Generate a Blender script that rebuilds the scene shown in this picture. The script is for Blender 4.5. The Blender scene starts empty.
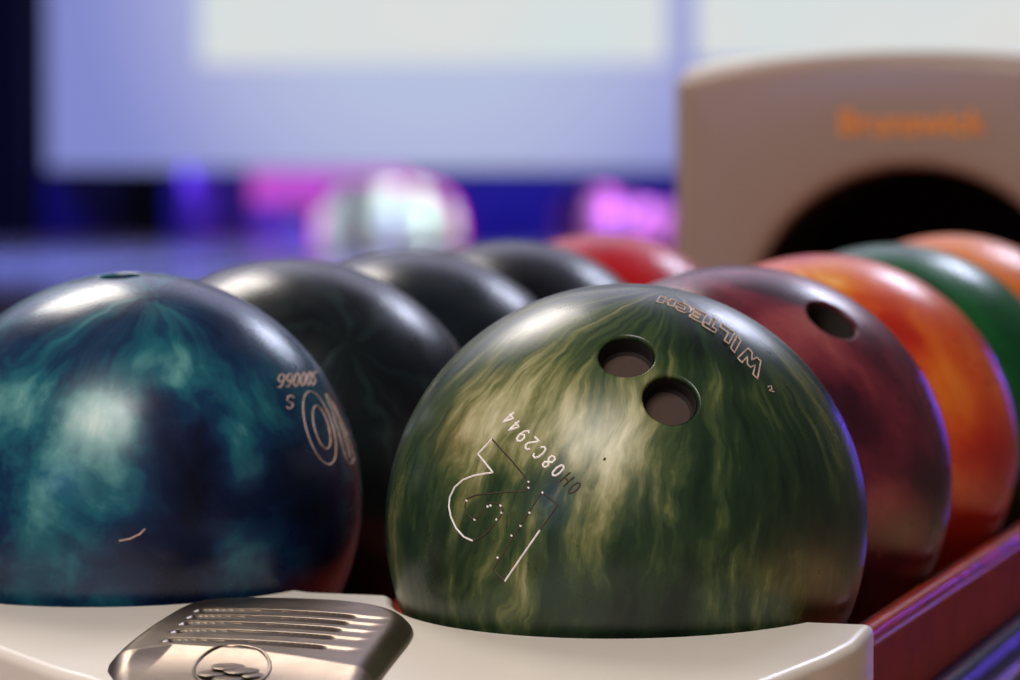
import bpy, bmesh, math, random
import numpy as np
from mathutils import Vector, Matrix
random.seed(7)
PI = math.pi
C = bpy.context.scene.collection
GZ = 0.15                                   # floor level
R = 0.108                                   # bowling ball radius, metres

# ------------------------------------------------------------------ camera frame (real-world metres, floor z = 0)
CAM = Vector((0, 0, 0.82))
YAW, PITCH, FPX = math.radians(16.1805), math.radians(3.01307), 3853.0
FW = Vector((-math.sin(YAW) * math.cos(PITCH), math.cos(YAW) * math.cos(PITCH), -math.sin(PITCH)))
RT = Vector((math.cos(YAW), math.sin(YAW), 0))
UP = RT.cross(FW)

def ray(x, y):
    return ((x - 510) / FPX * RT - (y - 340) / FPX * UP + FW).normalized()

def on_ball(x, y, c):
    """direction (unit, from the ball's centre) of the surface point seen at photo position x, y"""
    d = ray(x, y); oc = CAM - c
    b = oc.dot(d); q = b * b - (oc.length_squared - R * R)
    if q < 0: q = 0
    return (CAM + d * (-b - math.sqrt(q)) - c).normalized()

def on_plane(x, y, z0, slope=0.0, v0=1.585):
    d = ray(x, y)                            # z = z0 + slope*(v-v0)
    t = (z0 - slope * v0 - CAM.z + slope * CAM.y) / (d.z - slope * d.y)
    return CAM + d * t

def at_v(x, y, v):
    d = ray(x, y); return CAM + d * (v / d.y)

def lin(c):
    return tuple((v / 255 / 12.92) if v / 255 <= 0.04045 else ((v / 255 + 0.055) / 1.055) ** 2.4 for v in c) + (1.0,)

# ------------------------------------------------------------------ material node helper
class Mat:
    def __init__(s, name):
        s.m = bpy.data.materials.new(name); s.m.use_nodes = True
        s.t = s.m.node_tree; s.b = s.t.nodes['Principled BSDF']
    def n(s, typ, **kw):
        o = s.t.nodes.new(typ)
        for k, v in kw.items(): setattr(o, k, v)
        return o
    def put(s, sock, v):
        if hasattr(v, 'is_output'): s.t.links.new(v, sock)
        else: sock.default_value = v
    def math(s, op, a, b=0.0, c=0.0, clamp=False):
        o = s.n('ShaderNodeMath', operation=op, use_clamp=clamp)
        for i, v in enumerate((a, b, c)): s.put(o.inputs[i], v)
        return o.outputs[0]
    def vm(s, op, a, b=(0, 0, 0), out=0):
        o = s.n('ShaderNodeVectorMath', operation=op)
        s.put(o.inputs[0], a); s.put(o.inputs[1], b)
        return o.outputs['Value' if op in ('DOT_PRODUCT', 'LENGTH', 'DISTANCE') else 'Vector']
    def scale(s, a, f):
        o = s.n('ShaderNodeVectorMath', operation='SCALE'); s.put(o.inputs[0], a); s.put(o.inputs['Scale'], f); return o.outputs[0]
    def coord(s): return s.n('ShaderNodeTexCoord').outputs['Object']
    def noise(s, vec, scale=5, detail=4, rough=0.55, dist=0.0, color=False):
        o = s.n('ShaderNodeTexNoise'); s.put(o.inputs['Vector'], vec)
        o.inputs['Scale'].default_value = scale; o.inputs['Detail'].default_value = detail
        o.inputs['Roughness'].default_value = rough; o.inputs['Distortion'].default_value = dist
        return o.outputs['Color' if color else 'Fac']
    def comb(s, x, y, z):
        o = s.n('ShaderNodeCombineXYZ'); s.put(o.inputs[0], x); s.put(o.inputs[1], y); s.put(o.inputs[2], z); return o.outputs[0]
    def smooth(s, v, a, b, o0=0.0, o1=1.0):
        o = s.n('ShaderNodeMapRange', interpolation_type='SMOOTHSTEP'); s.put(o.inputs[0], v)
        for i, q in enumerate((a, b, o0, o1)): o.inputs[i + 1].default_value = q
        return o.outputs[0]
    def ramp(s, fac, stops):
        o = s.n('ShaderNodeValToRGB'); e = o.color_ramp.elements
        while len(e) < len(stops): e.new(0.5)
        for i, (p, c) in enumerate(stops): e[i].position = p; e[i].color = lin(c)
        s.put(o.inputs[0], fac); return o.outputs[0]
    def mix(s, f, a, b):
        o = s.n('ShaderNodeMix', data_type='RGBA'); s.put(o.inputs[0], f); s.put(o.inputs[6], a); s.put(o.inputs[7], b); return o.outputs[2]
    def bump(s, h, strength=0.2, dist=0.001):
        o = s.n('ShaderNodeBump'); o.inputs['Strength'].default_value = strength; o.inputs['Distance'].default_value = dist
        s.put(o.inputs['Height'], h); s.put(s.b.inputs['Normal'], o.outputs[0])
    def set(s, **kw):
        names = dict(color='Base Color', rough='Roughness', metal='Metallic', spec='Specular IOR Level', coat='Coat Weight',
                     coatr='Coat Roughness', emit='Emission Color', strength='Emission Strength', ior='IOR')
        for k, v in kw.items(): s.put(s.b.inputs[names[k]], v)
        return s.m

def plain(name, c, rough=0.5, metal=0.0, var=0.06, scale=40, **kw):
    m = Mat(name); co = m.coord(); f = m.noise(co, scale, 3)
    d = tuple(max(0, x * (1 - var)) for x in c); l = tuple(min(255, x * (1 + var)) for x in c)
    m.set(color=m.ramp(f, [(0.3, d), (0.7, l)]), rough=rough, metal=metal, **kw)
    return m.m

def glow(name, stops, strength=1.0, scale=0.6, axis=None):
    m = Mat(name); co = m.coord(); f = m.noise(co, scale, 2)
    m.set(color=(0.002, 0.002, 0.002, 1), spec=0.0, emit=m.ramp(f, stops), strength=strength, rough=0.6); return m.m

# ------------------------------------------------------------------ object helpers
def obj(name, bm, m, parent=None, smooth=True, loc=None):
    me = bpy.data.meshes.new(name); bm.to_mesh(me); bm.free()
    for q in (m if isinstance(m, (list, tuple)) else [m]): me.materials.append(q)
    if smooth:
        me.polygons.foreach_set('use_smooth', [True] * len(me.polygons))
        me.set_sharp_from_angle(angle=math.radians(35))
    o = bpy.data.objects.new(name, me); C.objects.link(o)
    if parent: o.parent = parent
    if loc is not None: o.location = loc
    return o

def tag(o, label, cat, group=None):
    o['label'] = label; o['category'] = cat
    if group: o['group'] = group
    return o

def thing(name, label, cat, loc=(0, 0, 0), group=None):
    o = bpy.data.objects.new(name, None); C.objects.link(o); o.location = loc; o.empty_display_size = 0.1
    return tag(o, label, cat, group)

def struct(o): o['kind'] = 'structure'; return o

def box(bm, x0, x1, y0, y1, z0, z1, bev=0.0, seg=3):
    r = bmesh.ops.create_cube(bm, size=1)
    for v in r['verts']:
        v.co = Vector(((x0 + x1) / 2 + v.co.x * (x1 - x0), (y0 + y1) / 2 + v.co.y * (y1 - y0), (z0 + z1) / 2 + v.co.z * (z1 - z0)))
    if bev:
        es = list({e for v in r['verts'] for e in v.link_edges})
        bmesh.ops.bevel(bm, geom=es, offset=bev, segments=seg, profile=0.5, affect='EDGES')
    return bm

def lathe(bm, prof, axis=Vector((0, 0, 1)), org=Vector((0, 0, 0)), n=48, cap0=False, cap1=False):
    a = axis.normalized(); e1 = a.orthogonal().normalized(); e2 = a.cross(e1)
    rings = []
    for r, t in prof:
        rings.append([bm.verts.new(org + a * t + (e1 * math.cos(2 * PI * k / n) + e2 * math.sin(2 * PI * k / n)) * max(r, 1e-5)) for k in range(n)])
    for p, q in zip(rings, rings[1:]):
        for k in range(n): bm.faces.new((p[k], p[(k + 1) % n], q[(k + 1) % n], q[k]))
    if cap0: bm.faces.new(list(reversed(rings[0])))
    if cap1: bm.faces.new(rings[-1])
    return bm

def tube(bm, pts, r, n=6, closed=False):
    k = len(pts); rings = []
    for i, p in enumerate(pts):
        a = pts[(i - 1) % k] if (closed or i > 0) else p
        b = pts[(i + 1) % k] if (closed or i < k - 1) else p
        d = (b - a)
        if d.length < 1e-9: d = Vector((1, 0, 0))
        d.normalize(); e1 = d.orthogonal().normalized()
        if rings:                                                  # keep the frame from twisting
            e1 = (prev - d * prev.dot(d)); e1 = e1.normalized() if e1.length > 1e-6 else d.orthogonal().normalized()
        prev = e1; e2 = d.cross(e1)
        rings.append([bm.verts.new(p + (e1 * math.cos(2 * PI * j / n) + e2 * math.sin(2 * PI * j / n)) * r) for j in range(n)])
    rng = range(k if closed else k - 1)
    for i in rng:
        p, q = rings[i], rings[(i + 1) % k]
        for j in range(n): bm.faces.new((p[j], p[(j + 1) % n], q[(j + 1) % n], q[j]))
    if not closed:
        bm.faces.new(list(reversed(rings[0]))); bm.faces.new(rings[-1])

def extrude_profile(bm, prof, y0, y1, closed=False, caps=False):
    """profile of (x, z) swept along y"""
    a = [bm.verts.new((x, y0, z)) for x, z in prof]; b = [bm.verts.new((x, y1, z)) for x, z in prof]
    n = len(prof)
    for i in range(n if closed else n - 1): bm.faces.new((a[i], a[(i + 1) % n], b[(i + 1) % n], b[i]))
    if caps: bm.faces.new(list(reversed(a))); bm.faces.new(b)
    bmesh.ops.recalc_face_normals(bm, faces=bm.faces)
    return bm

def spline(pts, n=8, closed=False):
    out = []; k = len(pts)
    for i in range(k if closed else k - 1):
        p0 = pts[(i - 1) % k] if closed or i > 0 else pts[i]
        p1 = pts[i]; p2 = pts[(i + 1) % k]
        p3 = pts[(i + 2) % k] if closed or i + 2 < k else p2
        for j in range(n):
            t = j / n
            out.append(tuple(0.5 * ((2 * b) + (-a + c) * t + (2 * a - 5 * b + 4 * c - d) * t * t + (-a + 3 * b - 3 * c + d) * t ** 3)
                             for a, b, c, d in zip(p0, p1, p2, p3)))
    if not closed: out.append(tuple(pts[-1]))
    return out

# ================================================================== BALLS
POS = dict(teal=(-0.6778, 1.6969, 0.6485), black1=(-0.6763, 1.914, 0.6481), black2=(-0.6795, 2.131, 0.6463), black3=(-0.68, 2.3481, 0.6467),
           red=(-0.6785, 2.5652, 0.6461), green=(-0.4299, 1.6685, 0.6466), maroon=(-0.429, 1.8855, 0.6476), orange=(-0.4296, 2.1026, 0.6472),
           forest=(-0.4307, 2.3197, 0.6471), amber=(-0.4307, 2.5368, 0.6473))
POS = {k: Vector(v) for k, v in POS.items()}

def ball_mesh(holes, ns=160, nr=80):
    """one closed sphere; holes: list of (direction, radius, depth) drilled with a rounded rim"""
    bm = bmesh.new(); bmesh.ops.create_uvsphere(bm, u_segments=ns, v_segments=nr, radius=R)
    me = bpy.data.meshes.new('ball')
    bm.to_mesh(me); bm.free()
    if holes:
        tmp = bpy.data.objects.new('tmp', me); C.objects.link(tmp); cuts = []
        for d, r, dep in holes:
            b = bmesh.new(); tr = math.sqrt(R * R - r * r)
            lathe(b, [(r, R - dep), (r, tr - 0.0016), (r + 0.0006, tr - 0.0008), (r + 0.0022, tr + 0.0001), (r + 0.012, tr + 0.004)], d, n=72, cap0=True, cap1=True)
            bmesh.ops.recalc_face_normals(b, faces=b.faces)
            cm = bpy.data.meshes.new('cut'); b.to_mesh(cm); b.free()
            co = bpy.data.objects.new('cut', cm); C.objects.link(co); cuts.append(co)
            md = tmp.modifiers.new('b', 'BOOLEAN'); md.object = co; md.operation = 'DIFFERENCE'; md.solver = 'EXACT'
        dg = bpy.context.evaluated_depsgraph_get()
        me2 = bpy.data.meshes.new_from_object(tmp.evaluated_get(dg))
        for co in cuts + [tmp]: bpy.data.objects.remove(co)
        me = me2
    me.polygons.foreach_set('use_smooth', [True] * len(me.polygons))
    nor = []
    for p in me.polygons:
        for li in p.loop_indices:
            v = me.vertices[me.loops[li].vertex_index].co; u = v.normalized()
            if v.length > R - 6e-5: nor.append(u); continue
            best = p.normal
            for d, r, dep in holes:
                t = v.dot(d); rad = v - d * t
                if t > 0 and rad.length < r + 0.004:
                    if t < R - dep + 1e-4 and p.normal.dot(d) > 0.9: best = d
                    else:
                        w = min(1, max(0, (rad.length - r) / 0.0012)); best = (-rad.normalized() * (1 - w) + d * (w + 0.02)).normalized()
            nor.append(best)
    me.normals_split_custom_set(nor)
    return me

# --- ball materials
def frame(p):
    p = p.normalized(); e1 = p.orthogonal().normalized(); return e1, p.cross(e1), p

def blobs(m, P, field, lst):
    """lst: (direction, radius, weight): soft lighter or darker pools in the resin, some of them painted highlight or shade"""
    for d, r, w in lst:
        g = m.smooth(m.vm('DISTANCE', P, tuple(d)), r, 0.0)
        field = m.math('MULTIPLY_ADD', g, w, field)
    return field

def resin(name, stops, pole, k=4.0, along=0.5, warp=0.12, warp_scale=2.0, pools=(), amp=1.0, base=0.0, rough=0.3, detail=6, fine=0.15, stretch_warp=None, spec=0.45):
    """swirled cast resin: streaks run as meridians from 'pole'"""
    m = Mat(name); P = m.scale(m.coord(), 1 / R)
    w = m.vm('SUBTRACT', m.noise(P, warp_scale, 3, color=True), (0.5, 0.5, 0.5))
    Pw = m.vm('ADD', P, m.scale(w, warp * 2))
    e1, e2, e3 = frame(pole)
    x = m.vm('DOT_PRODUCT', Pw, tuple(e1)); y = m.vm('DOT_PRODUCT', Pw, tuple(e2)); z = m.vm('DOT_PRODUCT', Pw, tuple(e3))
    rho = m.math('MAXIMUM', m.math('SQRT', m.math('ADD', m.math('MULTIPLY', x, x), m.math('MULTIPLY', y, y))), 0.05)
    q = m.comb(m.math('DIVIDE', x, rho), m.math('DIVIDE', y, rho), m.math('MULTIPLY', z, along))
    s1 = m.noise(q, k, detail, 0.62)
    s2 = m.noise(m.comb(m.math('DIVIDE', x, rho), m.math('DIVIDE', y, rho), m.math('MULTIPLY', z, along * 2.2)), k * 3.5, 4, 0.6)
    f = m.math('ADD', m.math('MULTIPLY_ADD', m.math('SUBTRACT', s1, 0.5), amp, 0.5 + base), m.math('MULTIPLY', m.math('SUBTRACT', s2, 0.5), fine))
    f = blobs(m, Pw, f, pools)
    rv = m.smooth(m.noise(P, 3, 5), 0.3, 0.7, rough - 0.05, rough + 0.07)
    m.set(color=m.ramp(f, stops), rough=rv, spec=spec)
    return m.m

def ball(name, key, mat, label, holes=(), group='bowling balls on the rack'):
    me = ball_mesh(list(holes)); me.name = name; me.materials.append(mat)
    o = bpy.data.objects.new(name, me); C.objects.link(o); o.location = POS[key]
    tag(o, label, 'bowling ball', group)
    return o

M_lining = plain('hole_lining_brown', (62, 44, 34), 0.75, scale=300)
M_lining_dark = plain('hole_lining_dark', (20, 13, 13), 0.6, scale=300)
M_hole_shade = plain('hole_wall_shade', (34, 26, 20), 0.85)  # dark tone stands in for the shade inside the holes
M_paint = plain('engraving_paint', (252, 236, 228), 0.35, scale=300)
M_paint_warm = plain('engraving_paint_worn', (190, 160, 145), 0.5, scale=300, var=0.15)
M_groove = plain('engraving_bare', (66, 52, 34), 0.7, scale=300)

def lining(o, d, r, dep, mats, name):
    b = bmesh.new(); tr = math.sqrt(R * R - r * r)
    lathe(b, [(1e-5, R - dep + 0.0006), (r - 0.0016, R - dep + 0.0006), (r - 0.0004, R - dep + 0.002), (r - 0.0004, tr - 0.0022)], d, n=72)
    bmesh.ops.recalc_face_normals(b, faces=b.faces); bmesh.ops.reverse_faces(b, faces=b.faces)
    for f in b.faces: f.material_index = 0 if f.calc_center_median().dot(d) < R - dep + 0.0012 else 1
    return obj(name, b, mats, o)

def mark(o, name, mats, strokes, key, r=0.0005, lift=0.0):
    """strokes: list of (photo polyline, closed, material index); pressed into the ball's surface"""
    c = POS[key]; b = bmesh.new()
    for pts, closed, mi in strokes:
        rr = r * 0.8 if len(mats) > 1 and mi == 1 else r
        dense = []
        n = len(pts)
        for i in range(n if closed else n - 1):
            a, q = pts[i], pts[(i + 1) % n]; k = max(1, int(math.hypot(q[0] - a[0], q[1] - a[1]) / 2.0))
            for j in range(k): dense.append((a[0] + (q[0] - a[0]) * j / k, a[1] + (q[1] - a[1]) * j / k))
        if not closed: dense.append(pts[-1])
        if n == 1: dense = [pts[0], (pts[0][0] + 0.8, pts[0][1] + 0.6)]
        f0 = len(b.faces)
        tube(b, [on_ball(x, y, c) * (R + lift) for x, y in dense], rr, 6, closed)
        b.faces.ensure_lookup_table()
        for f in b.faces[f0:]: f.material_index = mi
    return obj(name, b, mats, o)

# stroke glyphs on a unit cell (x right 0..1, y up 0..1)
GL = {
 '0': [[(.5, 0), (.15, .12), (0, .5), (.15, .88), (.5, 1), (.85, .88), (1, .5), (.85, .12), (.5, 0)]],
 '2': [[(0, .8), (.2, .97), (.6, 1), (.95, .85), (.9, .6), (.1, .1), (0, 0), (1, 0)]],
 '4': [[(.75, 0), (.75, 1), (0, .3), (1, .3)]],
 '6': [[(.9, .92), (.5, 1), (.1, .75), (0, .35), (.2, .05), (.55, 0), (.95, .15), (.95, .45), (.6, .6), (.1, .45)]],
 '8': [[(.5, .53), (.1, .7), (.15, .93), (.5, 1), (.85, .93), (.9, .7), (.5, .53), (.05, .35), (.1, .08), (.5, 0), (.9, .08), (.95, .35), (.5, .53)]],
 '9': [[(.1, .08), (.5, 0), (.9, .25), (1, .65), (.8, .95), (.45, 1), (.05, .85), (.05, .55), (.4, .4), (.9, .55)]],
 'C': [[(1, .8), (.75, .98), (.35, 1), (.05, .75), (0, .35), (.25, .03), (.7, 0), (1, .2)]],
 'H': [[(0, 0), (0, 1)], [(1, 0), (1, 1)], [(0, .5), (1, .5)]],
 'S': [[(.95, .82), (.6, 1), (.15, .92), (.08, .65), (.5, .5), (.92, .35), (.85, .08), (.4, 0), (.05, .18)]],
}
# outlined block capitals
OUT = {
 'W': [(0, 1), (.22, 1), (.3, .45), (.42, .8), (.58, .8), (.7, .45), (.78, 1), (1, 1), (.82, 0), (.62, 0), (.5, .4), (.38, 0), (.18, 0)],
 'I': [(.2, 0), (.2, 1), (.75, 1), (.75, 0)],
 'L': [(0, 0), (0, 1), (.35, 1), (.35, .32), (1, .32), (1, 0)],
 'T': [(.35, 0), (.35, .68), (0, .68), (0, 1), (1, 1), (1, .68), (.65, .68), (.65, 0)],
 'E': [(0, 0), (0, 1), (1, 1), (1, .75), (.4, .75), (.4, .62), (.9, .62), (.9, .4), (.4, .4), (.4, .27), (1, .27), (1, 0)],
 'C': [(1, .7), (.75, 1), (.25, 1), (0, .7), (0, .3), (.25, 0), (.75, 0), (1, .3), (.65, .35), (.4, .3), (.4, .7), (.65, .65)],
 'H': [(0, 0), (0, 1), (.35, 1), (.35, .62), (.65, .62), (.65, 1), (1, 1), (1, 0), (.65, 0), (.65, .35), (.35, .35), (.35, 0)],
}
def place(pts, o, u, v): return [(o[0] + u[0] * x + v[0] * y, o[1] + u[1] * x + v[1] * y) for x, y in pts]

# --- teal ball (front of the left row)
cA = POS['teal']; dA = lambda x, y: on_ball(x, y, cA)
mA = resin('teal_pearl_resin', [(0.0, (6, 9, 26)), (0.25, (10, 22, 52)), (0.45, (14, 48, 76)), (0.62, (28, 90, 102)), (0.8, (84, 140, 138)), (1.0, (170, 186, 176))],
           dA(150, 290), k=1.6, along=0.8, warp=0.22, warp_scale=1.6, amp=1.2, base=-0.02, fine=0.4, rough=0.26,
           pools=[(dA(205, 470), 0.42, -0.36), (dA(215, 330), 0.3, -0.22), (dA(310, 500), 0.5, -0.42), (dA(105, 425), 0.2, 0.25), (dA(90, 440), 0.5, 0.2), (dA(180, 365), 0.22, 0.3),
                  (dA(250, 455), 0.2, 0.42), (dA(30, 530), 0.35, 0.3), (dA(60, 600), 0.35, 0.05), (dA(160, 570), 0.4, -0.22), (dA(20, 400), 0.3, 0.2)])  # pale middle pools paint in part of the whitish reflection
hA = (cA * 0 + dA(119, 274.5)).normalized()
teal = ball('bowling_ball', 'teal', mA, 'marbled teal and navy bowling ball marked 10, at the front of the left row', [(hA, 0.0095, 0.05)])
lining(teal, hA, 0.0095, 0.05, [M_lining_dark, M_hole_shade], 'finger_hole')
st = []
for ch, (x, y) in zip('66000S', [(280.5, 380.5), (288.7, 380), (296.2, 379.5), (302.8, 379), (308.6, 378.4), (313.8, 377.8)]):
    w = 6.2 - (x - 280) * 0.075
    for g in GL[ch]: st.append((place(g, (x + w / 2 + 1.6, y - 6.5), (-w, 0.35), (-2.4, 13.5)), False, 0))
for g in GL['S']: st.append((place(g, (294.5, 395.5), (-7.5, 0.3), (-1.5, 13)), False, 0))
mark(teal, 'serial_number', [M_paint_warm], st, 'teal', r=0.00042)
def tilted(cx, cy, a, b, tx, n=36):
    return [(cx + a * math.cos(2 * PI * i / n) + tx * math.sin(2 * PI * i / n), cy + b * math.sin(2 * PI * i / n)) for i in range(n)]
mark(teal, 'engraved_number', [M_paint_warm],
     [(tilted(319.5, 428, 13.5, 36.5, 9.5), True, 0), (tilted(321.5, 427.5, 7.2, 21.5, 5.2), True, 0),
      ([(326, 394), (334, 405), (344, 427), (351, 447), (354, 458), (352, 463), (349, 464), (346, 459), (340, 438), (333, 414), (327, 398)], True, 0),
      ([(331, 401), (341, 425), (347.5, 446), (350, 458)], False, 0)], 'teal', r=0.0004)
mark(teal, 'scuff', [M_paint_warm], [([(119, 541), (130, 539), (140, 534), (145, 529)], False, 0)], 'teal', r=0.0004, lift=-0.00015)

# --- green ball (front of the right row)
cF = POS['green']; dF = lambda x, y: on_ball(x, y, cF)
mF = resin('green_cream_resin', [(0.0, (16, 28, 18)), (0.3, (34, 52, 30)), (0.44, (62, 76, 42)), (0.56, (106, 108, 64)), (0.7, (156, 152, 108)), (1.0, (222, 214, 180))],
           dF(676, 293), k=4.2, along=0.17, warp=0.11, warp_scale=2.2, amp=1.25, base=-0.12, fine=0.62, rough=0.3,
           pools=[(dF(600, 440), 0.5, 0.36), (dF(480, 420), 0.5, 0.2), (dF(760, 470), 0.6, -0.18), (dF(720, 335), 0.35, -0.3), (dF(560, 610), 0.4, -0.16), (dF(840, 560), 0.4, -0.1),
                  (dF(540, 490), 0.16, -0.22), (dF(430, 560), 0.35, -0.12), (dF(640, 640), 0.5, -0.26), (dF(800, 500), 0.4, -0.12), (dF(690, 350), 0.2, -0.15)])  # besides streaks, pools paint the central highlight and the shaded underside
h1, h2 = dF(626.5, 354.3), dF(671, 398.5)
green = ball('bowling_ball', 'green', mF, 'green and cream streaked bowling ball marked 12 with two finger holes, in front',
             [(h1, 0.0119, 0.0120), (h2, 0.0119, 0.0120)])
lining(green, h1, 0.0119, 0.0120, [M_lining, M_hole_shade], 'finger_hole'); lining(green, h2, 0.0119, 0.0120, [M_lining, M_hole_shade], 'finger_hole')  # lighter floor imitates the lit lower part of each hole
two_light = [(492, 439), (478, 454), (493, 472.5), (483, 474), (473, 476), (463, 480), (455, 487), (450, 497), (449, 506), (451, 517), (456, 528), (464, 537), (473, 541)]
two_dark = [(473, 541), (484, 535), (494, 525), (501, 516), (503, 509), (499, 503.5), (491, 503), (485, 506), (480, 516), (473, 519.5), (467, 514), (465, 506), (467, 499), (476, 495), (500, 492.5), (526, 491), (529.5, 486), (528.7, 481), (512, 461), (492, 439)]
one_dark = [(504.7, 581), (493, 570), (517, 531), (541.8, 492), (558, 505), (540, 530)]
st = [(two_light, False, 0), (two_dark, False, 1), (one_dark, False, 1), ([(540, 530), (522, 556), (505, 581)], False, 0)]
for x, y in [(496, 519), (501, 512), (500, 505), (474, 519), (466, 500), (528, 481), (528, 487), (542, 492), (529, 512), (520, 525), (511, 535), (497, 557), (487, 506), (490, 505)]:
    st.append(([(x, y), (x + 1.2, y + 1.6)], False, 0))
mark(green, 'engraved_number', [M_paint, M_groove], st, 'green', r=0.00046)
st = []; u0 = Vector((-0.655, -0.756)); v0 = Vector((-0.756, 0.655))
org = [(575, 487.5), (567.3, 478.8), (558.8, 470), (549.5, 461.2), (540.2, 452), (532, 443.2), (523.6, 435.2), (515.6, 426.2), (510, 418)]
for i, (ch, (x, y)) in enumerate(zip('0H08C2944', org)):
    o_ = Vector((x, y)) - u0 * 3 - v0 * 6.5
    for g in GL[ch]: st.append((place(g, o_, u0 * 6, v0 * 14.5), False, 1 if i in (0, 1) else 0))
mark(green, 'serial_number', [M_paint, M_groove], st, 'green', r=0.00052)
# maker's name: outlined capitals that follow a curve over the top right of the ball, upside down
base = [(763, 368), (741, 345), (733.5, 335), (719.5, 325), (706, 316.5), (692, 309), (676, 302), (658, 297)]
st = []
for i, ch in enumerate('WILTECH'):
    a, q = Vector(base[i]), Vector(base[i + 1]); u = q - a
    h = [(-7, 13.5), (-6.5, 12), (-6, 11), (-6, 10), (-5, 8.5), (-4.5, 7), (-3.5, 5.5)][i]
    st.append((place(OUT[ch], a - Vector(h) * 0.2, u * 0.9, h), True, 0))
st += [([(768, 387), (771, 386), (772, 389), (769, 391), (774, 392)], False, 0)]
mark(green, 'maker_name', [M_paint_warm], st, 'green', r=0.00038)
mark(green, 'nick', [M_groove], [([(604, 458.5), (605.2, 459.4)], False, 0)], 'green', r=0.0007)

# --- the others
def swirl(name, stops, pole, **kw): return resin(name, stops, pole, **kw)
darkst = lambda a, b, c: [(0.0, (5, 7, 8)), (0.45, a), (0.7, b), (1.0, c)]
mB = swirl('black_green_resin', darkst((12, 20, 22), (28, 44, 42), (110, 130, 112)), Vector((0.5, -0.6, 0.6)), k=3, warp=0.3, amp=1.8, base=-0.08, fine=0.5, rough=0.29)
mC = swirl('black_teal_resin', darkst((12, 22, 27), (24, 42, 46), (70, 90, 90)), Vector((0.2, 0.6, 0.8)), k=2.5, warp=0.3, amp=1.0, base=-0.1, rough=0.3)
mD = swirl('black_blue_resin', darkst((9, 10, 16), (16, 18, 30), (40, 46, 60)), Vector((-0.4, 0.2, 0.8)), k=2.5, warp=0.3, amp=0.9, base=-0.1, rough=0.3)
mE = swirl('red_resin', [(0.2, (120, 8, 14)), (0.5, (176, 14, 22)), (0.8, (196, 30, 34))], Vector((0.3, 0.3, 0.8)), k=2, warp=0.3, rough=0.3)
ball('bowling_ball', 'black1', mB, 'black bowling ball with faint green flecks, directly behind the teal ball')
ball('bowling_ball', 'black2', mC, 'dark teal-black bowling ball, third in the left row from the front')
ball('bowling_ball', 'black3', mD, 'blue-black bowling ball next to the red ball at the back of the left row')
ball('bowling_ball', 'red', mE, 'bright red bowling ball, last in the left row before the hood')
cG = POS['maroon']; dG = lambda x, y: on_ball(x, y, cG)
mG = resin('maroon_resin', [(0.0, (26, 10, 18)), (0.35, (58, 18, 30)), (0.55, (100, 34, 46)), (0.75, (136, 62, 66)), (1.0, (170, 110, 100))], dG(690, 275), k=2.2, along=0.7, warp=0.25, warp_scale=1.8,
           amp=1.0, base=0.0, fine=0.15, rough=0.3,
           pools=[(dG(785, 290), 0.25, -0.2), (dG(860, 430), 0.35, -0.3), (dG(800, 330), 0.3, 0.28), (dG(900, 380), 0.4, -0.05), (dG(880, 500), 0.35, 0.1), (dG(930, 500), 0.3, -0.25)])
hG = dG(833, 318)
maroon = ball('bowling_ball', 'maroon', mG, 'maroon bowling ball with one dark hole, behind the green ball marked 12', [(hG, 0.0135, 0.05)])
lining(maroon, hG, 0.0135, 0.05, [M_lining_dark, M_hole_shade], 'thumb_hole')
cH = POS['orange']; dH = lambda x, y: on_ball(x, y, cH)
mH = resin('orange_red_resin', [(0.0, (150, 24, 14)), (0.35, (182, 42, 20)), (0.55, (206, 84, 26)), (0.8, (222, 130, 40)), (1.0, (236, 176, 100))], dH(800, 262), k=2.0, along=0.6, warp=0.3, warp_scale=1.8,
           amp=1.1, fine=0.1, rough=0.3,
           pools=[(dH(900, 330), 0.25, -0.25), (dH(945, 440), 0.2, -0.25), (dH(950, 415), 0.12, 0.5), (dH(820, 275), 0.32, 0.45), (dH(960, 380), 0.3, 0.1), (dH(980, 500), 0.5, -0.2)])
ball('bowling_ball', 'orange', mH, 'orange and red swirled bowling ball between the maroon and the dark green ball')
mI = swirl('forest_green_resin', [(0.2, (4, 34, 18)), (0.5, (10, 74, 34)), (0.75, (30, 110, 44)), (1.0, (60, 140, 70))], Vector((-0.3, -0.2, 0.9)), k=2, warp=0.3, rough=0.3)
mJ = swirl('amber_orange_resin', [(0.1, (196, 92, 16)), (0.5, (222, 118, 26)), (0.9, (232, 142, 50))], Vector((0, 0.4, 0.9)), k=2, warp=0.3, rough=0.32)
ball('bowling_ball', 'forest', mI, 'plain dark green bowling ball, fourth in the right row')
ball('bowling_ball', 'amber', mJ, 'light orange bowling ball in front of the black hood opening, last in the right row')

# ================================================================== BALL RETURN (one machine)
UC = -0.5543                                  # its centre line
rack = thing('ball_return', 'cream and red bowling ball return with an arched hood, holding two rows of balls', 'ball return', (UC, 2.3, 0))
def kid(name, bm, m, parent=rack, smooth=True):
    bm.transform(Matrix.Translation(Vector((-UC, -2.3, 0)))) if parent is rack else None
    return obj(name, bm, m, parent, smooth)
def sub(name, bm, m, parent, smooth=True):
    bm.transform(Matrix.Translation(Vector((-UC, -2.3, 0)))); return obj(name, bm, m, parent, smooth)

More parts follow.
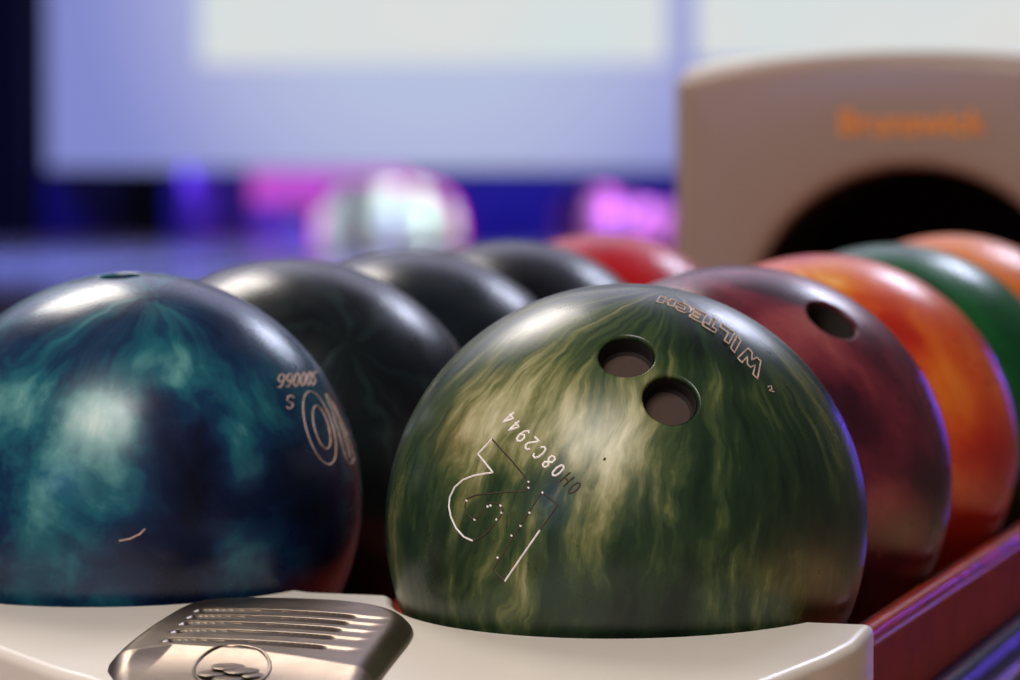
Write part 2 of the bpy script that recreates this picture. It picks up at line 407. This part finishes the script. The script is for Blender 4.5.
m = Mat('cream_plastic'); co = m.coord(); f = m.noise(co, 14, 5)
m.set(color=m.ramp(f, [(0.3, (230, 220, 206)), (0.7, (234, 225, 211))]), rough=0.36, coat=0.15, coatr=0.15)
M_cream = m.m
M_red = plain('red_brown_plastic', (142, 50, 26), 0.55, scale=30, var=0.1, spec=0.06)
M_rail = plain('red_rail_plastic', (168, 52, 36), 0.25, scale=30, var=0.08)
M_bump = plain('navy_bumper', (44, 46, 84), 0.22, scale=20)
M_dark = plain('dark_cabinet', (22, 22, 30), 0.5, scale=20)
m = Mat('beige_textured_plastic'); co = m.coord(); f = m.noise(co, 220, 3)
m.set(color=m.ramp(f, [(0.3, (154, 130, 114)), (0.7, (164, 140, 123))]), rough=0.5, coat=0.4, coatr=0.2); m.bump(f, 0.15, 0.0006); M_hood = m.m
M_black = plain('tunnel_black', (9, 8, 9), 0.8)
M_orange = plain('orange_lettering', (255, 150, 40), 0.5)
m = Mat('brushed_nickel'); co = m.coord(); f = m.noise(m.vm('MULTIPLY', co, (30, 400, 100)), 1, 3)
m.set(color=m.ramp(f, [(0.3, (132, 116, 99)), (0.7, (140, 124, 107))]), metal=1.0, rough=m.smooth(m.noise(co, 90, 4), 0.3, 0.7, 0.34, 0.4)); M_nickel = m.m

M_slot_shade = plain('slot_shade_brown', (62, 48, 40), 0.5, scale=200)  # shade inside the vent slots, put in as a dark colour
# front cap: flat scalloped casting wrapped around the two front balls
SL = 0.06
def capz(v): return 0.6105 + SL * (v - 1.585)
back = []
def arc(c, r, a0, a1, n=40): return [(c[0] + r * math.cos(math.radians(a0 + (a1 - a0) * i / n)), c[1] + r * math.sin(math.radians(a0 + (a1 - a0) * i / n))) for i in range(n + 1)]
rF, rA = 0.1045, 0.1055
back += [(-0.3065, 1.612), (-0.3075, 1.618), (-0.335, 1.6185)]
back += list(reversed(arc((-0.4299, 1.6685), rF, 194.5, 331.5)))
back += [(-0.5343, 1.6465), (-0.5715, 1.6475)]
back += list(reversed(arc((-0.6778, 1.6969), rA, 208, 335)))
back += [(-0.80, 1.6475), (-0.812, 1.64)]
fp = [on_plane(x, y, 0.6105, SL) for x, y in ((-60, 622), (0, 642), (60, 664), (112, 681))]
fp = [(p.x - 0.004, p.y - 0.006) for p in fp]
front = spline([(-0.812, 1.60), (-0.80, 1.575), (-0.765, 1.562)] + fp + [(fp[-1][0] + 0.012, fp[-1][1] - 0.04), (-0.575, 1.335), (-0.54, 1.305), (-0.47, 1.30), (-0.40, 1.335), (-0.355, 1.40), (-0.331, 1.47), (-0.311, 1.545)], 6)
out2 = [(-0.3062, 1.575)] + back[0:1] + back[1:] + front
bm = bmesh.new()
top = [bm.verts.new((x, y, capz(y))) for x, y in out2]; bot = [bm.verts.new((x, y, 0.46)) for x, y in out2]
n = len(out2); ft = bm.faces.new(top); bm.faces.new(list(reversed(bot)))
for i in range(n): bm.faces.new((top[i], bot[i], bot[(i + 1) % n], top[(i + 1) % n]))
bmesh.ops.recalc_face_normals(bm, faces=bm.faces)
nb = len(back)
scal, outer = [], []
for i in range(n):
    e = bm.edges.get((top[i], top[(i + 1) % n]))
    (scal if 2 <= i <= nb else outer).append(e)
bmesh.ops.bevel(bm, geom=scal + outer, offset=0.009, segments=8, profile=0.5, affect='EDGES', clamp_overlap=True)
bmesh.ops.triangulate(bm, faces=[f for f in bm.faces if len(f.verts) > 4])
cap = kid('front_cap', bm, M_cream)

# tray shell
def tarc(uc, a0, a1, r=0.1096, n=24): return [(uc + r * math.cos(math.radians(a0 + (a1 - a0) * i / n)), 0.646 + r * math.sin(math.radians(a0 + (a1 - a0) * i / n))) for i in range(n + 1)]
prof = [(-0.3105, 0.5655), (-0.3105, 0.601), (-0.313, 0.603), (-0.3175, 0.603)]
prof += tarc(-0.43, -24, -150) + [(-0.5543, 0.594)] + tarc(-0.679, -30, -156)
prof += [(-0.791, 0.603), (-0.7956, 0.603), (-0.7981, 0.601), (-0.7981, 0.5655), (-0.74, 0.532), (-0.37, 0.532)]
bm = extrude_profile(bmesh.new(), prof, 1.60, 3.10, closed=True, caps=False)
kid('tray', bm, M_red)
for s, u in ((1, -0.3130), (-1, -0.7956)):
    bm = bmesh.new(); tube(bm, [Vector((u, 1.602 + 0.0295 * i, 0.6045)) for i in range(51)], 0.0055, 14)
    kid('rail', bm, M_rail)
    bm = bmesh.new(); c = u + s * 0.006
    extrude_profile(bm, [(c + 0.011 * math.cos(t), 0.5525 + 0.0135 * math.sin(t)) for t in [2 * PI * k / 20 for k in range(20)]], 1.60, 3.10, closed=True, caps=True)
    kid('bumper', bm, M_bump)
bm = bmesh.new(); box(bm, -0.68, -0.43, 1.75, 3.2, GZ, 0.531, 0.02); kid('pedestal', bm, M_dark)

# nickel vent plate on the cap
VP = 0.6180
def vz(v): return VP + SL * (v - 1.585)
outline_px = [(107, 690), (105, 672), (107, 659), (116, 647), (133, 633), (157, 617), (178, 606), (205, 600.5), (245, 598.5), (300, 599), (350, 601.5), (386, 606.5), (406, 612.5), (412.5, 620), (409, 630), (398, 644), (384, 662), (370, 682), (362, 694)]
OP = [on_plane(x, y, VP - 0.002, SL) for x, y in outline_px]
poly = spline([(p.x, p.y) for p in OP], 5)
fl, fr = poly[0], poly[-1]
poly = poly + [(fr[0] - 0.012, fr[1] - 0.022), (fr[0] - 0.03, fr[1] - 0.03), (fl[0] + 0.025, fl[1] - 0.02), (fl[0] + 0.006, fl[1] - 0.012)]
PA = np.array(poly)
xs_ = np.linspace(PA[:, 0].min() - 0.006, PA[:, 0].max() + 0.006, 261)
ys_ = np.linspace(PA[:, 1].min() - 0.006, PA[:, 1].max() + 0.006, 521)
GX, GY = np.meshgrid(xs_, ys_)
dist = np.full(GX.shape, 9.0); ins = np.zeros(GX.shape, bool)
for (ax, ay), (bx, by) in zip(poly, poly[1:] + poly[:1]):
    dx, dy = bx - ax, by - ay; L = dx * dx + dy * dy + 1e-18
    t = np.clip(((GX - ax) * dx + (GY - ay) * dy) / L, 0, 1)
    dist = np.minimum(dist, np.hypot(GX - ax - dx * t, GY - ay - dy * t))
    if abs(dy) > 1e-12: ins ^= ((ay > GY) != (by > GY)) & (GX < dx * (GY - ay) / dy + ax)
dist = np.where(ins, dist, -dist)
sm = lambda t: (lambda q: q * q * (3 - 2 * q))(np.clip(t, 0, 1))
GR = [((197, 610), (355, 616.5)), ((190, 616.3), (348, 623)), ((182, 623), (341, 630)), ((174, 631), (334, 637.5)), ((166, 640), (326, 647.5))]
gro = np.zeros(GX.shape)
for a, b in GR:                                                # five slots, sunk deeper at the left and fading out at the right
    q = [on_plane(a[0] + (b[0] + 30 - a[0]) * t, a[1] + (b[1] + 3 - a[1]) * t - 2.6 * 4 * t * (1 - t), VP, SL) for t in [i / 29 for i in range(30)]]
    gx = np.array([p.x for p in q]); gy = np.array([p.y for p in q])
    cy = np.interp(GX, gx, gy); sl = (gy[-1] - gy[0]) / (gx[-1] - gx[0])
    dd = np.abs(GY - cy) / math.hypot(1, sl)
    u = (GX - gx[0]) / (gx[-1] - gx[0])
    along = sm((u + 0.015) / 0.05) * (1 - 0.8 * sm((u - 0.74) / 0.10)) * (1 - sm((u - 0.93) / 0.1))
    gro = np.maximum(gro, 0.0042 * along * sm((0.0052 - dd) / 0.0034))
bp = [on_plane(x, y, VP, SL) for x, y in [(90, 651), (140, 648), (175, 643), (250, 648), (300, 655), (390, 670)]]
brx, bry = [p.x for p in bp], [p.y for p in bp]
def drop(x, y):                                                # the front third leans down a little more
    k = np.maximum(0, np.interp(x, brx, bry) - y - 0.002); return 0.24 * 0.026 * np.tanh(k / 0.026)
Z = vz(GY) - 0.006 * np.clip((0.010 - dist) / 0.010, 0, 1) ** 2.2 - np.where(dist < 0, 0.012 * np.clip(-dist / 0.003, 0, 1), 0) - gro * np.clip(dist / 0.008, 0, 1) - drop(GX, GY)
keep = dist > -0.0035
bm = bmesh.new(); vm_ = {}
for j, i in zip(*np.nonzero(keep)): vm_[j, i] = bm.verts.new((GX[j, i], GY[j, i], Z[j, i]))
for (j, i) in list(vm_):
    if (j + 1, i) in vm_ and (j, i + 1) in vm_ and (j + 1, i + 1) in vm_:
        f = bm.faces.new((vm_[j, i], vm_[j, i + 1], vm_[j + 1, i + 1], vm_[j + 1, i]))
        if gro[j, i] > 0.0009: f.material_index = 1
bmesh.ops.delete(bm, geom=[v for v in bm.verts if not v.link_faces], context='VERTS')
plate = kid('vent_plate', bm, [M_nickel, M_slot_shade])
# oval medallion on the plate: raised rim and a worn low crest
def onp(a, b):
    p = on_plane(232 + a, 662 + b, VP - 0.001, SL); return Vector((p.x, p.y, vz(p.y) - float(drop(p.x, p.y))))
bm = bmesh.new()
tube(bm, [onp(38 * math.cos(t), 13.5 * math.sin(t)) for t in [2 * PI * k / 60 for k in range(60)]], 0.0008, 10, closed=True)
for a, b, r in [(-16, 1, 0.0085), (-2, -3, 0.009), (12, 0, 0.0095), (0, 5, 0.009), (22, 4, 0.006)]:
    r_ = bmesh.ops.create_uvsphere(bm, u_segments=24, v_segments=12, radius=1); c = onp(a, b)
    for v in r_['verts']: v.co = c + Vector((v.co.x * r * 0.8, v.co.y * r * 1.3, v.co.z * 0.0006))
sub('medallion', bm, M_nickel, plate)

# hood with the arched ball opening
HV = 3.05
hl, hr, hz0 = UC - 0.193, UC + 0.193, 0.53
oz, orad = 0.667, 0.133                         # centre height and radius of the opening
topl = [(hl + (hr - hl) * i / 32) for i in range(33)]
def topz(u): s = (u - UC) / 0.193; return 0.889 - 0.021 * abs(s) ** 2.2
profH = [(hl, hz0)] + [(u, topz(u)) for u in topl] + [(hr, hz0)]
# round the two shoulders
bm = bmesh.new()
open_in = [(UC + 0.003 - orad, hz0)] + [(UC + 0.003 + orad * math.cos(t), oz + orad * 0.96 * math.sin(t)) for t in [PI - PI * k / 40 for k in range(41)]] + [(UC + 0.003 + orad, hz0)]
fo = [bm.verts.new((x, HV, z)) for x, z in profH]; fi = [bm.verts.new((x, HV, z)) for x, z in open_in]
bo = [bm.verts.new((x, HV + 0.30, z)) for x, z in profH]; bi = [bm.verts.new((x, HV + 0.30, z)) for x, z in open_in]
face_verts = fo + list(reversed(fi)); bm.faces.new(face_verts)
bm.faces.new(list(reversed(bo)))
for i in range(len(fo) - 1): bm.faces.new((fo[i], bo[i], bo[i + 1], fo[i + 1]))
for i in range(len(fi) - 1): bm.faces.new((fi[i], fi[i + 1], bi[i + 1], bi[i]))
bmesh.ops.recalc_face_normals(bm, faces=bm.faces)
oe = [bm.edges.get((fo[i], fo[i + 1])) for i in range(len(fo) - 1)]
ie = [bm.edges.get((fi[i], fi[i + 1])) for i in range(len(fi) - 1)]
bmesh.ops.bevel(bm, geom=[e for e in oe + ie if e], offset=0.014, segments=6, profile=0.5, affect='EDGES')
bmesh.ops.triangulate(bm, faces=[f for f in bm.faces if len(f.verts) > 4])
hood = kid('hood', bm, M_hood)
bm = bmesh.new()
tube(bm, [Vector((hl + 0.004 + 0.0045 * i, HV + 0.035, topz(hl + 0.004 + 0.0045 * i) - 0.004 + 0.0065 * (1 - i / 26))) for i in range(27)], 0.0055, 12)
sub('glint_strip', bm, plain('white_glint', (240, 236, 230), 0.25), hood)  # added pale strip imitating the highlight on the hood's upper left edge
bm = bmesh.new()
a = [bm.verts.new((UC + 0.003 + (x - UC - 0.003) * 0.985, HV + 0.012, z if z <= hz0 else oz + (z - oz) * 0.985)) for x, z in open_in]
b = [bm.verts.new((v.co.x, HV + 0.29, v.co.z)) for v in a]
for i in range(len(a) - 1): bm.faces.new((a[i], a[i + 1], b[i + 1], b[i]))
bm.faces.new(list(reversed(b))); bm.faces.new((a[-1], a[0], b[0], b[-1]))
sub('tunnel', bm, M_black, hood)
# raised orange lettering
cu = bpy.data.curves.new('lettering', 'FONT'); cu.body = 'Brunswick'; cu.size = 0.030; cu.extrude = 0.0012; cu.align_x = 'CENTER'; cu.offset = 0.0006
to = bpy.data.objects.new('lettering', cu); C.objects.link(to)
dg = bpy.context.evaluated_depsgraph_get(); me = bpy.data.meshes.new_from_object(to.evaluated_get(dg)); bpy.data.objects.remove(to)
bm = bmesh.new(); bm.from_mesh(me)
p0, p1 = at_v(840, 134, HV), at_v(987, 134, HV)
wx = [v.co.x for v in bm.verts]; s = (p1.x - p0.x) / (max(wx) - min(wx)); mx = (max(wx) + min(wx)) / 2
for v in bm.verts: v.co = Vector(((p0.x + p1.x) / 2 + (v.co.x - mx) * s, HV - 0.0008 - v.co.z, p0.z + v.co.y * s))
bmesh.ops.recalc_face_normals(bm, faces=bm.faces)
sub('lettering', bm, M_orange, hood, smooth=False)

# ================================================================== SETTING
m = Mat('maple_boards'); co = m.coord()
br = m.noise(m.vm('MULTIPLY', co, (24, 0.4, 1)), 1, 2); gr = m.noise(m.vm('MULTIPLY', co, (60, 2, 1)), 1, 4)
m.set(color=m.ramp(m.math('ADD', m.math('MULTIPLY', br, 0.7), m.math('MULTIPLY', gr, 0.3)), [(0.35, (158, 128, 96)), (0.65, (186, 158, 124))]), rough=0.14); M_maple = m.m
M_lane = M_maple
bm = bmesh.new(); box(bm, -14, 5, -4, 6.0, GZ - 0.15, GZ); struct(obj('floor', bm, M_maple, smooth=False))
M_gut = plain('gutter_grey', (60, 60, 72), 0.35)
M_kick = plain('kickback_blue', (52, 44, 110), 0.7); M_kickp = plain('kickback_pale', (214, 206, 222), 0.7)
bpx = [(55, 165, 'dark'), (182, 288, 'purple'), (313, 462, 'white'), (538, 692, 'magenta'), (770, 930, 'violet')]
bays = [(at_v(a, 200, 23.6).x, at_v(b, 200, 23.6).x, k) for a, b, k in bpx]
bm = bmesh.new(); box(bm, -14, 5, 6.0, 26.2, GZ - 0.14, GZ - 0.05); struct(obj('floor_gutter', bm, M_gut, smooth=False))
for u0_, u1_, k in bays:
    c = (u0_ + u1_) / 2; bm = bmesh.new(); box(bm, c - 0.53, c + 0.53, 6.0, 25.2, GZ - 0.09, GZ); o = struct(obj('lane', bm, M_lane, smooth=False))
for c in (-12.9, -11.7, -10.9, -3.4, -1.9, -0.4, 1.1, 2.6):
    bm = bmesh.new(); box(bm, c - 0.38, c + 0.38, 6.0, 25.2, GZ - 0.09, GZ); struct(obj('lane', bm, M_lane, smooth=False))
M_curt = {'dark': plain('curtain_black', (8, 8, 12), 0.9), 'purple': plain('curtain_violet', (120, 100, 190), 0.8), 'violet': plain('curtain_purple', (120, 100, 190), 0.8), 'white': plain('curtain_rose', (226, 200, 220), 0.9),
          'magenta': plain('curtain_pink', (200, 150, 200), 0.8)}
VB = 24.9
bm = bmesh.new(); box(bm, -14, 5, 26.0, 26.2, GZ - 0.14, 5.0); struct(obj('wall_back', bm, M_dark, smooth=False))
lab = {'dark': 'black curtain closing the unlit bay at far left under the screens', 'white': 'rose curtain behind the brightly lit white pins', 'magenta': 'curtain lit magenta behind the second pin set, left of the hood'}
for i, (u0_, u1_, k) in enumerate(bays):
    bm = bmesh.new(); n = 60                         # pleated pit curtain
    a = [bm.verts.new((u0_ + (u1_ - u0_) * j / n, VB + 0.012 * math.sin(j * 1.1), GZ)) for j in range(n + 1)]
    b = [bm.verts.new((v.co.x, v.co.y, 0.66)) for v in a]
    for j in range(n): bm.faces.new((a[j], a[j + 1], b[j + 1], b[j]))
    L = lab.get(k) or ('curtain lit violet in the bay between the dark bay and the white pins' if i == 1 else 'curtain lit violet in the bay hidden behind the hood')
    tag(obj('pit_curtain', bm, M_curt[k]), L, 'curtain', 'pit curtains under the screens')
eg = [bays[0][0] - 0.1] + [v for q in bays for v in q[:2]]
dv = [(eg[0], eg[1], 'far left of the dark bay'), (eg[2], eg[3], 'between the dark and the violet bay'), (eg[4], eg[5], 'left of the bright white pins'), (eg[6], eg[7], 'between the white and the magenta pins'), (eg[8], eg[9], 'right of the magenta pins')]
for u0_, u1_, w in dv:
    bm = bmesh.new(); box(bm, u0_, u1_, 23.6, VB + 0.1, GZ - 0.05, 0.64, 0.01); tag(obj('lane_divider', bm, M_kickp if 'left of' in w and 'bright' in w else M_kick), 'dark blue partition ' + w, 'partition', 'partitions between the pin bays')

# pins
M_pin = plain('pin_white', (232, 230, 226), 0.3); M_stripe = plain('pin_stripe_red', (170, 20, 24), 0.4)
PROF = [(0.0258, 0), (0.031, 0.006), (0.039, 0.03), (0.0515, 0.075), (0.0595, 0.114), (0.0575, 0.149), (0.048, 0.185), (0.0355, 0.219), (0.0262, 0.25), (0.0232, 0.276), (0.0248, 0.298), (0.0295, 0.322), (0.0323, 0.343), (0.0305, 0.36), (0.024, 0.373), (0.013, 0.3795), (1e-4, 0.381)]
PROF = spline(PROF, 4)
bm = bmesh.new(); lathe(bm, PROF, n=24, cap0=True); bmesh.ops.recalc_face_normals(bm, faces=bm.faces)
pin0 = obj('bowling_pin', bm, M_pin)
for z in (0.262, 0.288):
    bm = bmesh.new(); r = 0.0255
    lathe(bm, [(r - 0.001, z - 0.005), (r, z - 0.004), (r, z + 0.004), (r - 0.001, z + 0.005)], n=24); obj('neck_stripe', bm, M_stripe, pin0)
first = True
def rack_pins(cu_, v_, label, group):
    global first
    for row in range(4):
        for k in range(row + 1):
            o = pin0
            if not first:
                o = pin0.copy(); C.objects.link(o)
                for ch in pin0.children: q = ch.copy(); C.objects.link(q); q.parent = o
            first = False
            o.location = (cu_ + (k - row / 2) * 0.262, v_ + row * 0.264, GZ); tag(o, label, 'bowling pin', group)
rack_pins(sum(bays[2][:2]) / 2, 23.7, 'white bowling pin in the blurred, brightly lit set left of centre', 'bowling pins in the white lit bay')
rack_pins(sum(bays[3][:2]) / 2, 23.7, 'bowling pin in the blurred set lit magenta, left of the hood', 'bowling pins in the magenta lit bay')

# pink light panel under the screen
def slab(bm, pts, v0, v1):
    a = [bm.verts.new((x, v0, z)) for x, z in pts]; b = [bm.verts.new((x, v1, z)) for x, z in pts]; n = len(pts)
    bm.faces.new(list(reversed(a))); bm.faces.new(b)
    for i in range(n): bm.faces.new((a[i], a[(i + 1) % n], b[(i + 1) % n], b[i]))
    bmesh.ops.recalc_face_normals(bm, faces=bm.faces); bmesh.ops.triangulate(bm, faces=[f for f in bm.faces if len(f.verts) > 4]); return bm
X = lambda x: at_v(x, 190, 23.42).x
Zp = lambda y: at_v(330, y, 23.42).z
step = [(X(250), 0.617), (X(250), Zp(207)), (X(326), Zp(207)), (X(334), Zp(186)), (X(414), Zp(181)), (X(414), 0.617)]
M_pink = glow('pink_light_panel', [(0.3, (176, 80, 214)), (0.7, (206, 84, 206))], 1.0, 1.5)
pk = obj('light_panel', slab(bmesh.new(), step, 23.42, 23.51), [plain('panel_case', (40, 30, 60), 0.5)], smooth=False); tag(pk, 'pink glowing light panel under the screens above the white pins', 'light panel')
obj('diffuser', slab(bmesh.new(), [(x + (0.01 if i < 2 else -0.01 if i > 3 else 0), z + (0.012 if 0 < i < 5 else -0.012)) for i, (x, z) in enumerate(step)], 23.405, 23.419), M_pink, pk, smooth=False)

# glowing tube added to imitate the pink halo around the lit pin bay
M_halo = glow('halo_magenta', [(0.3, (236, 60, 190)), (0.7, (240, 70, 200))], 2.5, 1.0)
def arch(px): return [at_v(x, y, 23.57) for x, y in px]
A3 = spline([(317, 262), (317, 232), (319, 212), (327, 195), (342, 185), (362, 182), (390, 183), (420, 185), (440, 191), (453, 202), (459, 220), (460, 240), (460, 262)], 5)
A5 = spline([(553, 262), (553, 225), (556, 205), (568, 192), (590, 187), (612, 191), (630, 199), (655, 203), (680, 206), (690, 214), (691, 235), (691, 262)], 5)
for px, (u0_, u1_, k), L in ((A3, bays[2], 'dark blue arched board framing the bright white pins'), (A5, bays[3], 'dark blue arched board framing the magenta pins, left of the hood')):
    q = [(p.x, max(p.z, GZ)) for p in arch(px)]
    q = [q[0]] + [p for p in q[1:] if p[1] > GZ + 1e-4] + [q[-1]]; q[0] = (q[0][0], GZ); q[-1] = (q[-1][0], GZ)
    tag(obj('arched_surround', slab(bmesh.new(), [(u0_ - 0.01, GZ), (u0_ - 0.01, 0.613), (u1_ + 0.01, 0.613), (u1_ + 0.01, GZ)] + list(reversed(q)), 23.575, 23.598), M_kick, smooth=False), L, 'board', 'arched boards around the pin bays')
bm = bmesh.new()
tube(bm, [Vector((p.x, 23.555, max(p.z, GZ + 0.012))) for p in arch(A3)], 0.011, 10); tag(obj('halo_tube', bm, M_halo), 'added magenta halo tube arched around the blurred white pins', 'added halo glow')

# two projection screens side by side
M_white = glow('screen_white', [(0.3, (212, 224, 224)), (0.7, (222, 222, 220))], 1.0, 1.2)
VS = 23.5
def screen(ul, ur, wl, wr, label):
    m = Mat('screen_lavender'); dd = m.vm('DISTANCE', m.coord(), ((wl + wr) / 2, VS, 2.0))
    m.set(color=(0.002, 0.002, 0.002, 1), spec=0.0, rough=0.6, strength=1.0, emit=m.ramp(m.smooth(dd, 0.8, 2.6), [(0.0, (182, 192, 223)), (0.45, (168, 174, 218)), (1.0, (130, 137, 204))]))  # lighter centre paints the bloom around the picture into the emission
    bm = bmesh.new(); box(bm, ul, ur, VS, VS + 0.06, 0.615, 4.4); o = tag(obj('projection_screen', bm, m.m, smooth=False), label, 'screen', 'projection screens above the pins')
    bm = bmesh.new(); box(bm, wl, wr, VS - 0.012, VS - 0.001, at_v(430, 63, VS).z, 3.6, 0.005); w = obj('picture', bm, M_white, o); w['label'] = 'bright white picture area'
sc1l = at_v(47, 100, VS).x; mid = at_v(681, 60, VS).x
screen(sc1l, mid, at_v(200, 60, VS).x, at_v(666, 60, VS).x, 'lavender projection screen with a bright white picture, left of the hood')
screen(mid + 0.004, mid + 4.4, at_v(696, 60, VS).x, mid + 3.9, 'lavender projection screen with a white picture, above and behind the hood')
bm = bmesh.new(); box(bm, -14, sc1l - 0.02, 23.2, 23.35, GZ - 0.05, 5.0); struct(obj('wall_left', bm, plain('wall_dark_navy', (4, 6, 9), 0.9), smooth=False))

# ================================================================== LIGHT
def area(name, loc, target, size, power, color, sy=None):
    l = bpy.data.lights.new(name, 'AREA'); l.energy = power; l.color = lin(color)[:3]; l.size = size
    if sy: l.shape = 'RECTANGLE'; l.size_y = sy
    o = bpy.data.objects.new(name, l); C.objects.link(o); o.location = loc
    o.rotation_euler = (Vector(target) - Vector(loc)).to_track_quat('-Z', 'Y').to_euler(); return o
MID = (POS['teal'] + POS['green']) / 2
def from_cam(dx, up, fw, dist): return MID + (RT * dx + UP * up + FW * fw).normalized() * dist
area('ceiling_lamp_front', from_cam(-0.28, 0.74, 0.61, 3.0), MID, 0.9, 34, (255, 246, 236))
area('ceiling_lamp_right', from_cam(0.38, 0.54, 0.75, 3.6), MID, 0.6, 20, (222, 228, 255))
area('ceiling_lamp_behind', from_cam(-0.2, 0.68, -0.7, 2.8), MID, 1.2, 68, (255, 246, 238))
area('blue_lamp', from_cam(-0.52, 0.2, -0.81, 3.0), MID, 0.14, 4.5, (110, 150, 255))
area('red_lamp', from_cam(-0.85, 0.49, 0.18, 2.5), MID, 0.4, 1.6, (255, 100, 70))
area('violet_strip', (0.25, 8.0, 0.86), (-0.43, 2.0, 0.65), 0.12, 6.5, (116, 84, 255), 0.8)
area('sheen_fill', (-3.4, 8.5, 5.2), (-1.0, 3.0, 0.6), 7.0, 130, (214, 212, 245), 4.0)  # added unseen area light for the lavender sheen on the balls' tops
area('approach_fill', (1.7, 2.2, 3.0), (1.7, 2.2, 0), 0.5, 40, (255, 226, 196)).data.spread = math.radians(56)  # added unseen lamp; its floor bounce warms the cap's right face
area('lane_lamp', (-8.5, 18.5, 4.0), (-8.5, 18.5, 0), 5.0, 740, (84, 112, 255), 3.0).data.spread = math.radians(100)
area('pit_front_lamp', (-7.4, 21.5, 1.6), (-7.4, 24, 0.3), 4.0, 110, (80, 76, 255), 0.4)
for (u0_, u1_, k) in bays:
    c = (u0_ + u1_) / 2
    pw, col = {'dark': (0, None), 'purple': (13, (176, 110, 255)), 'violet': (13, (176, 110, 255)), 'white': (4.4, (216, 255, 240)), 'magenta': (8, (230, 120, 255))}[k]
    if pw: area('pin_lamp', (c, 23.64, 0.58), (c, 24.9, 0.38) if k in ('purple', 'violet') else (c, 24.3, 0.15), 0.8, pw, col, 0.08)
    if k == 'white': area('pin_side_fill', (u1_ - 0.05, 23.75, 0.5), (u0_, 24.0, 0.3), 0.2, 4.0, col)  # unseen fill added to brighten the left side of the white bay
w = bpy.data.worlds.new('hall'); bpy.context.scene.world = w; w.use_nodes = True
w.node_tree.nodes['Background'].inputs[0].default_value = (0.16, 0.15, 0.2, 1); w.node_tree.nodes['Background'].inputs[1].default_value = 0.4

# ================================================================== CAMERA
cd = bpy.data.cameras.new('camera'); cam = bpy.data.objects.new('camera', cd); C.objects.link(cam)
cd.sensor_width = 36; cd.lens = FPX / 1020 * 36; cd.clip_end = 200; cd.clip_start = 0.05
cam.matrix_world = Matrix(((RT.x, UP.x, -FW.x, CAM.x), (RT.y, UP.y, -FW.y, CAM.y), (RT.z, UP.z, -FW.z, CAM.z), (0, 0, 0, 1)))
cd.dof.use_dof = True; cd.dof.focus_distance = 1.63; cd.dof.aperture_fstop = 7.8
s = bpy.context.scene; s.camera = cam
s.view_settings.view_transform = 'Standard'; s.view_settings.look = 'None'; s.view_settings.exposure = 0.0; s.view_settings.gamma = 1.0
s.view_settings.use_curve_mapping = False
s.cycles.use_denoising = True
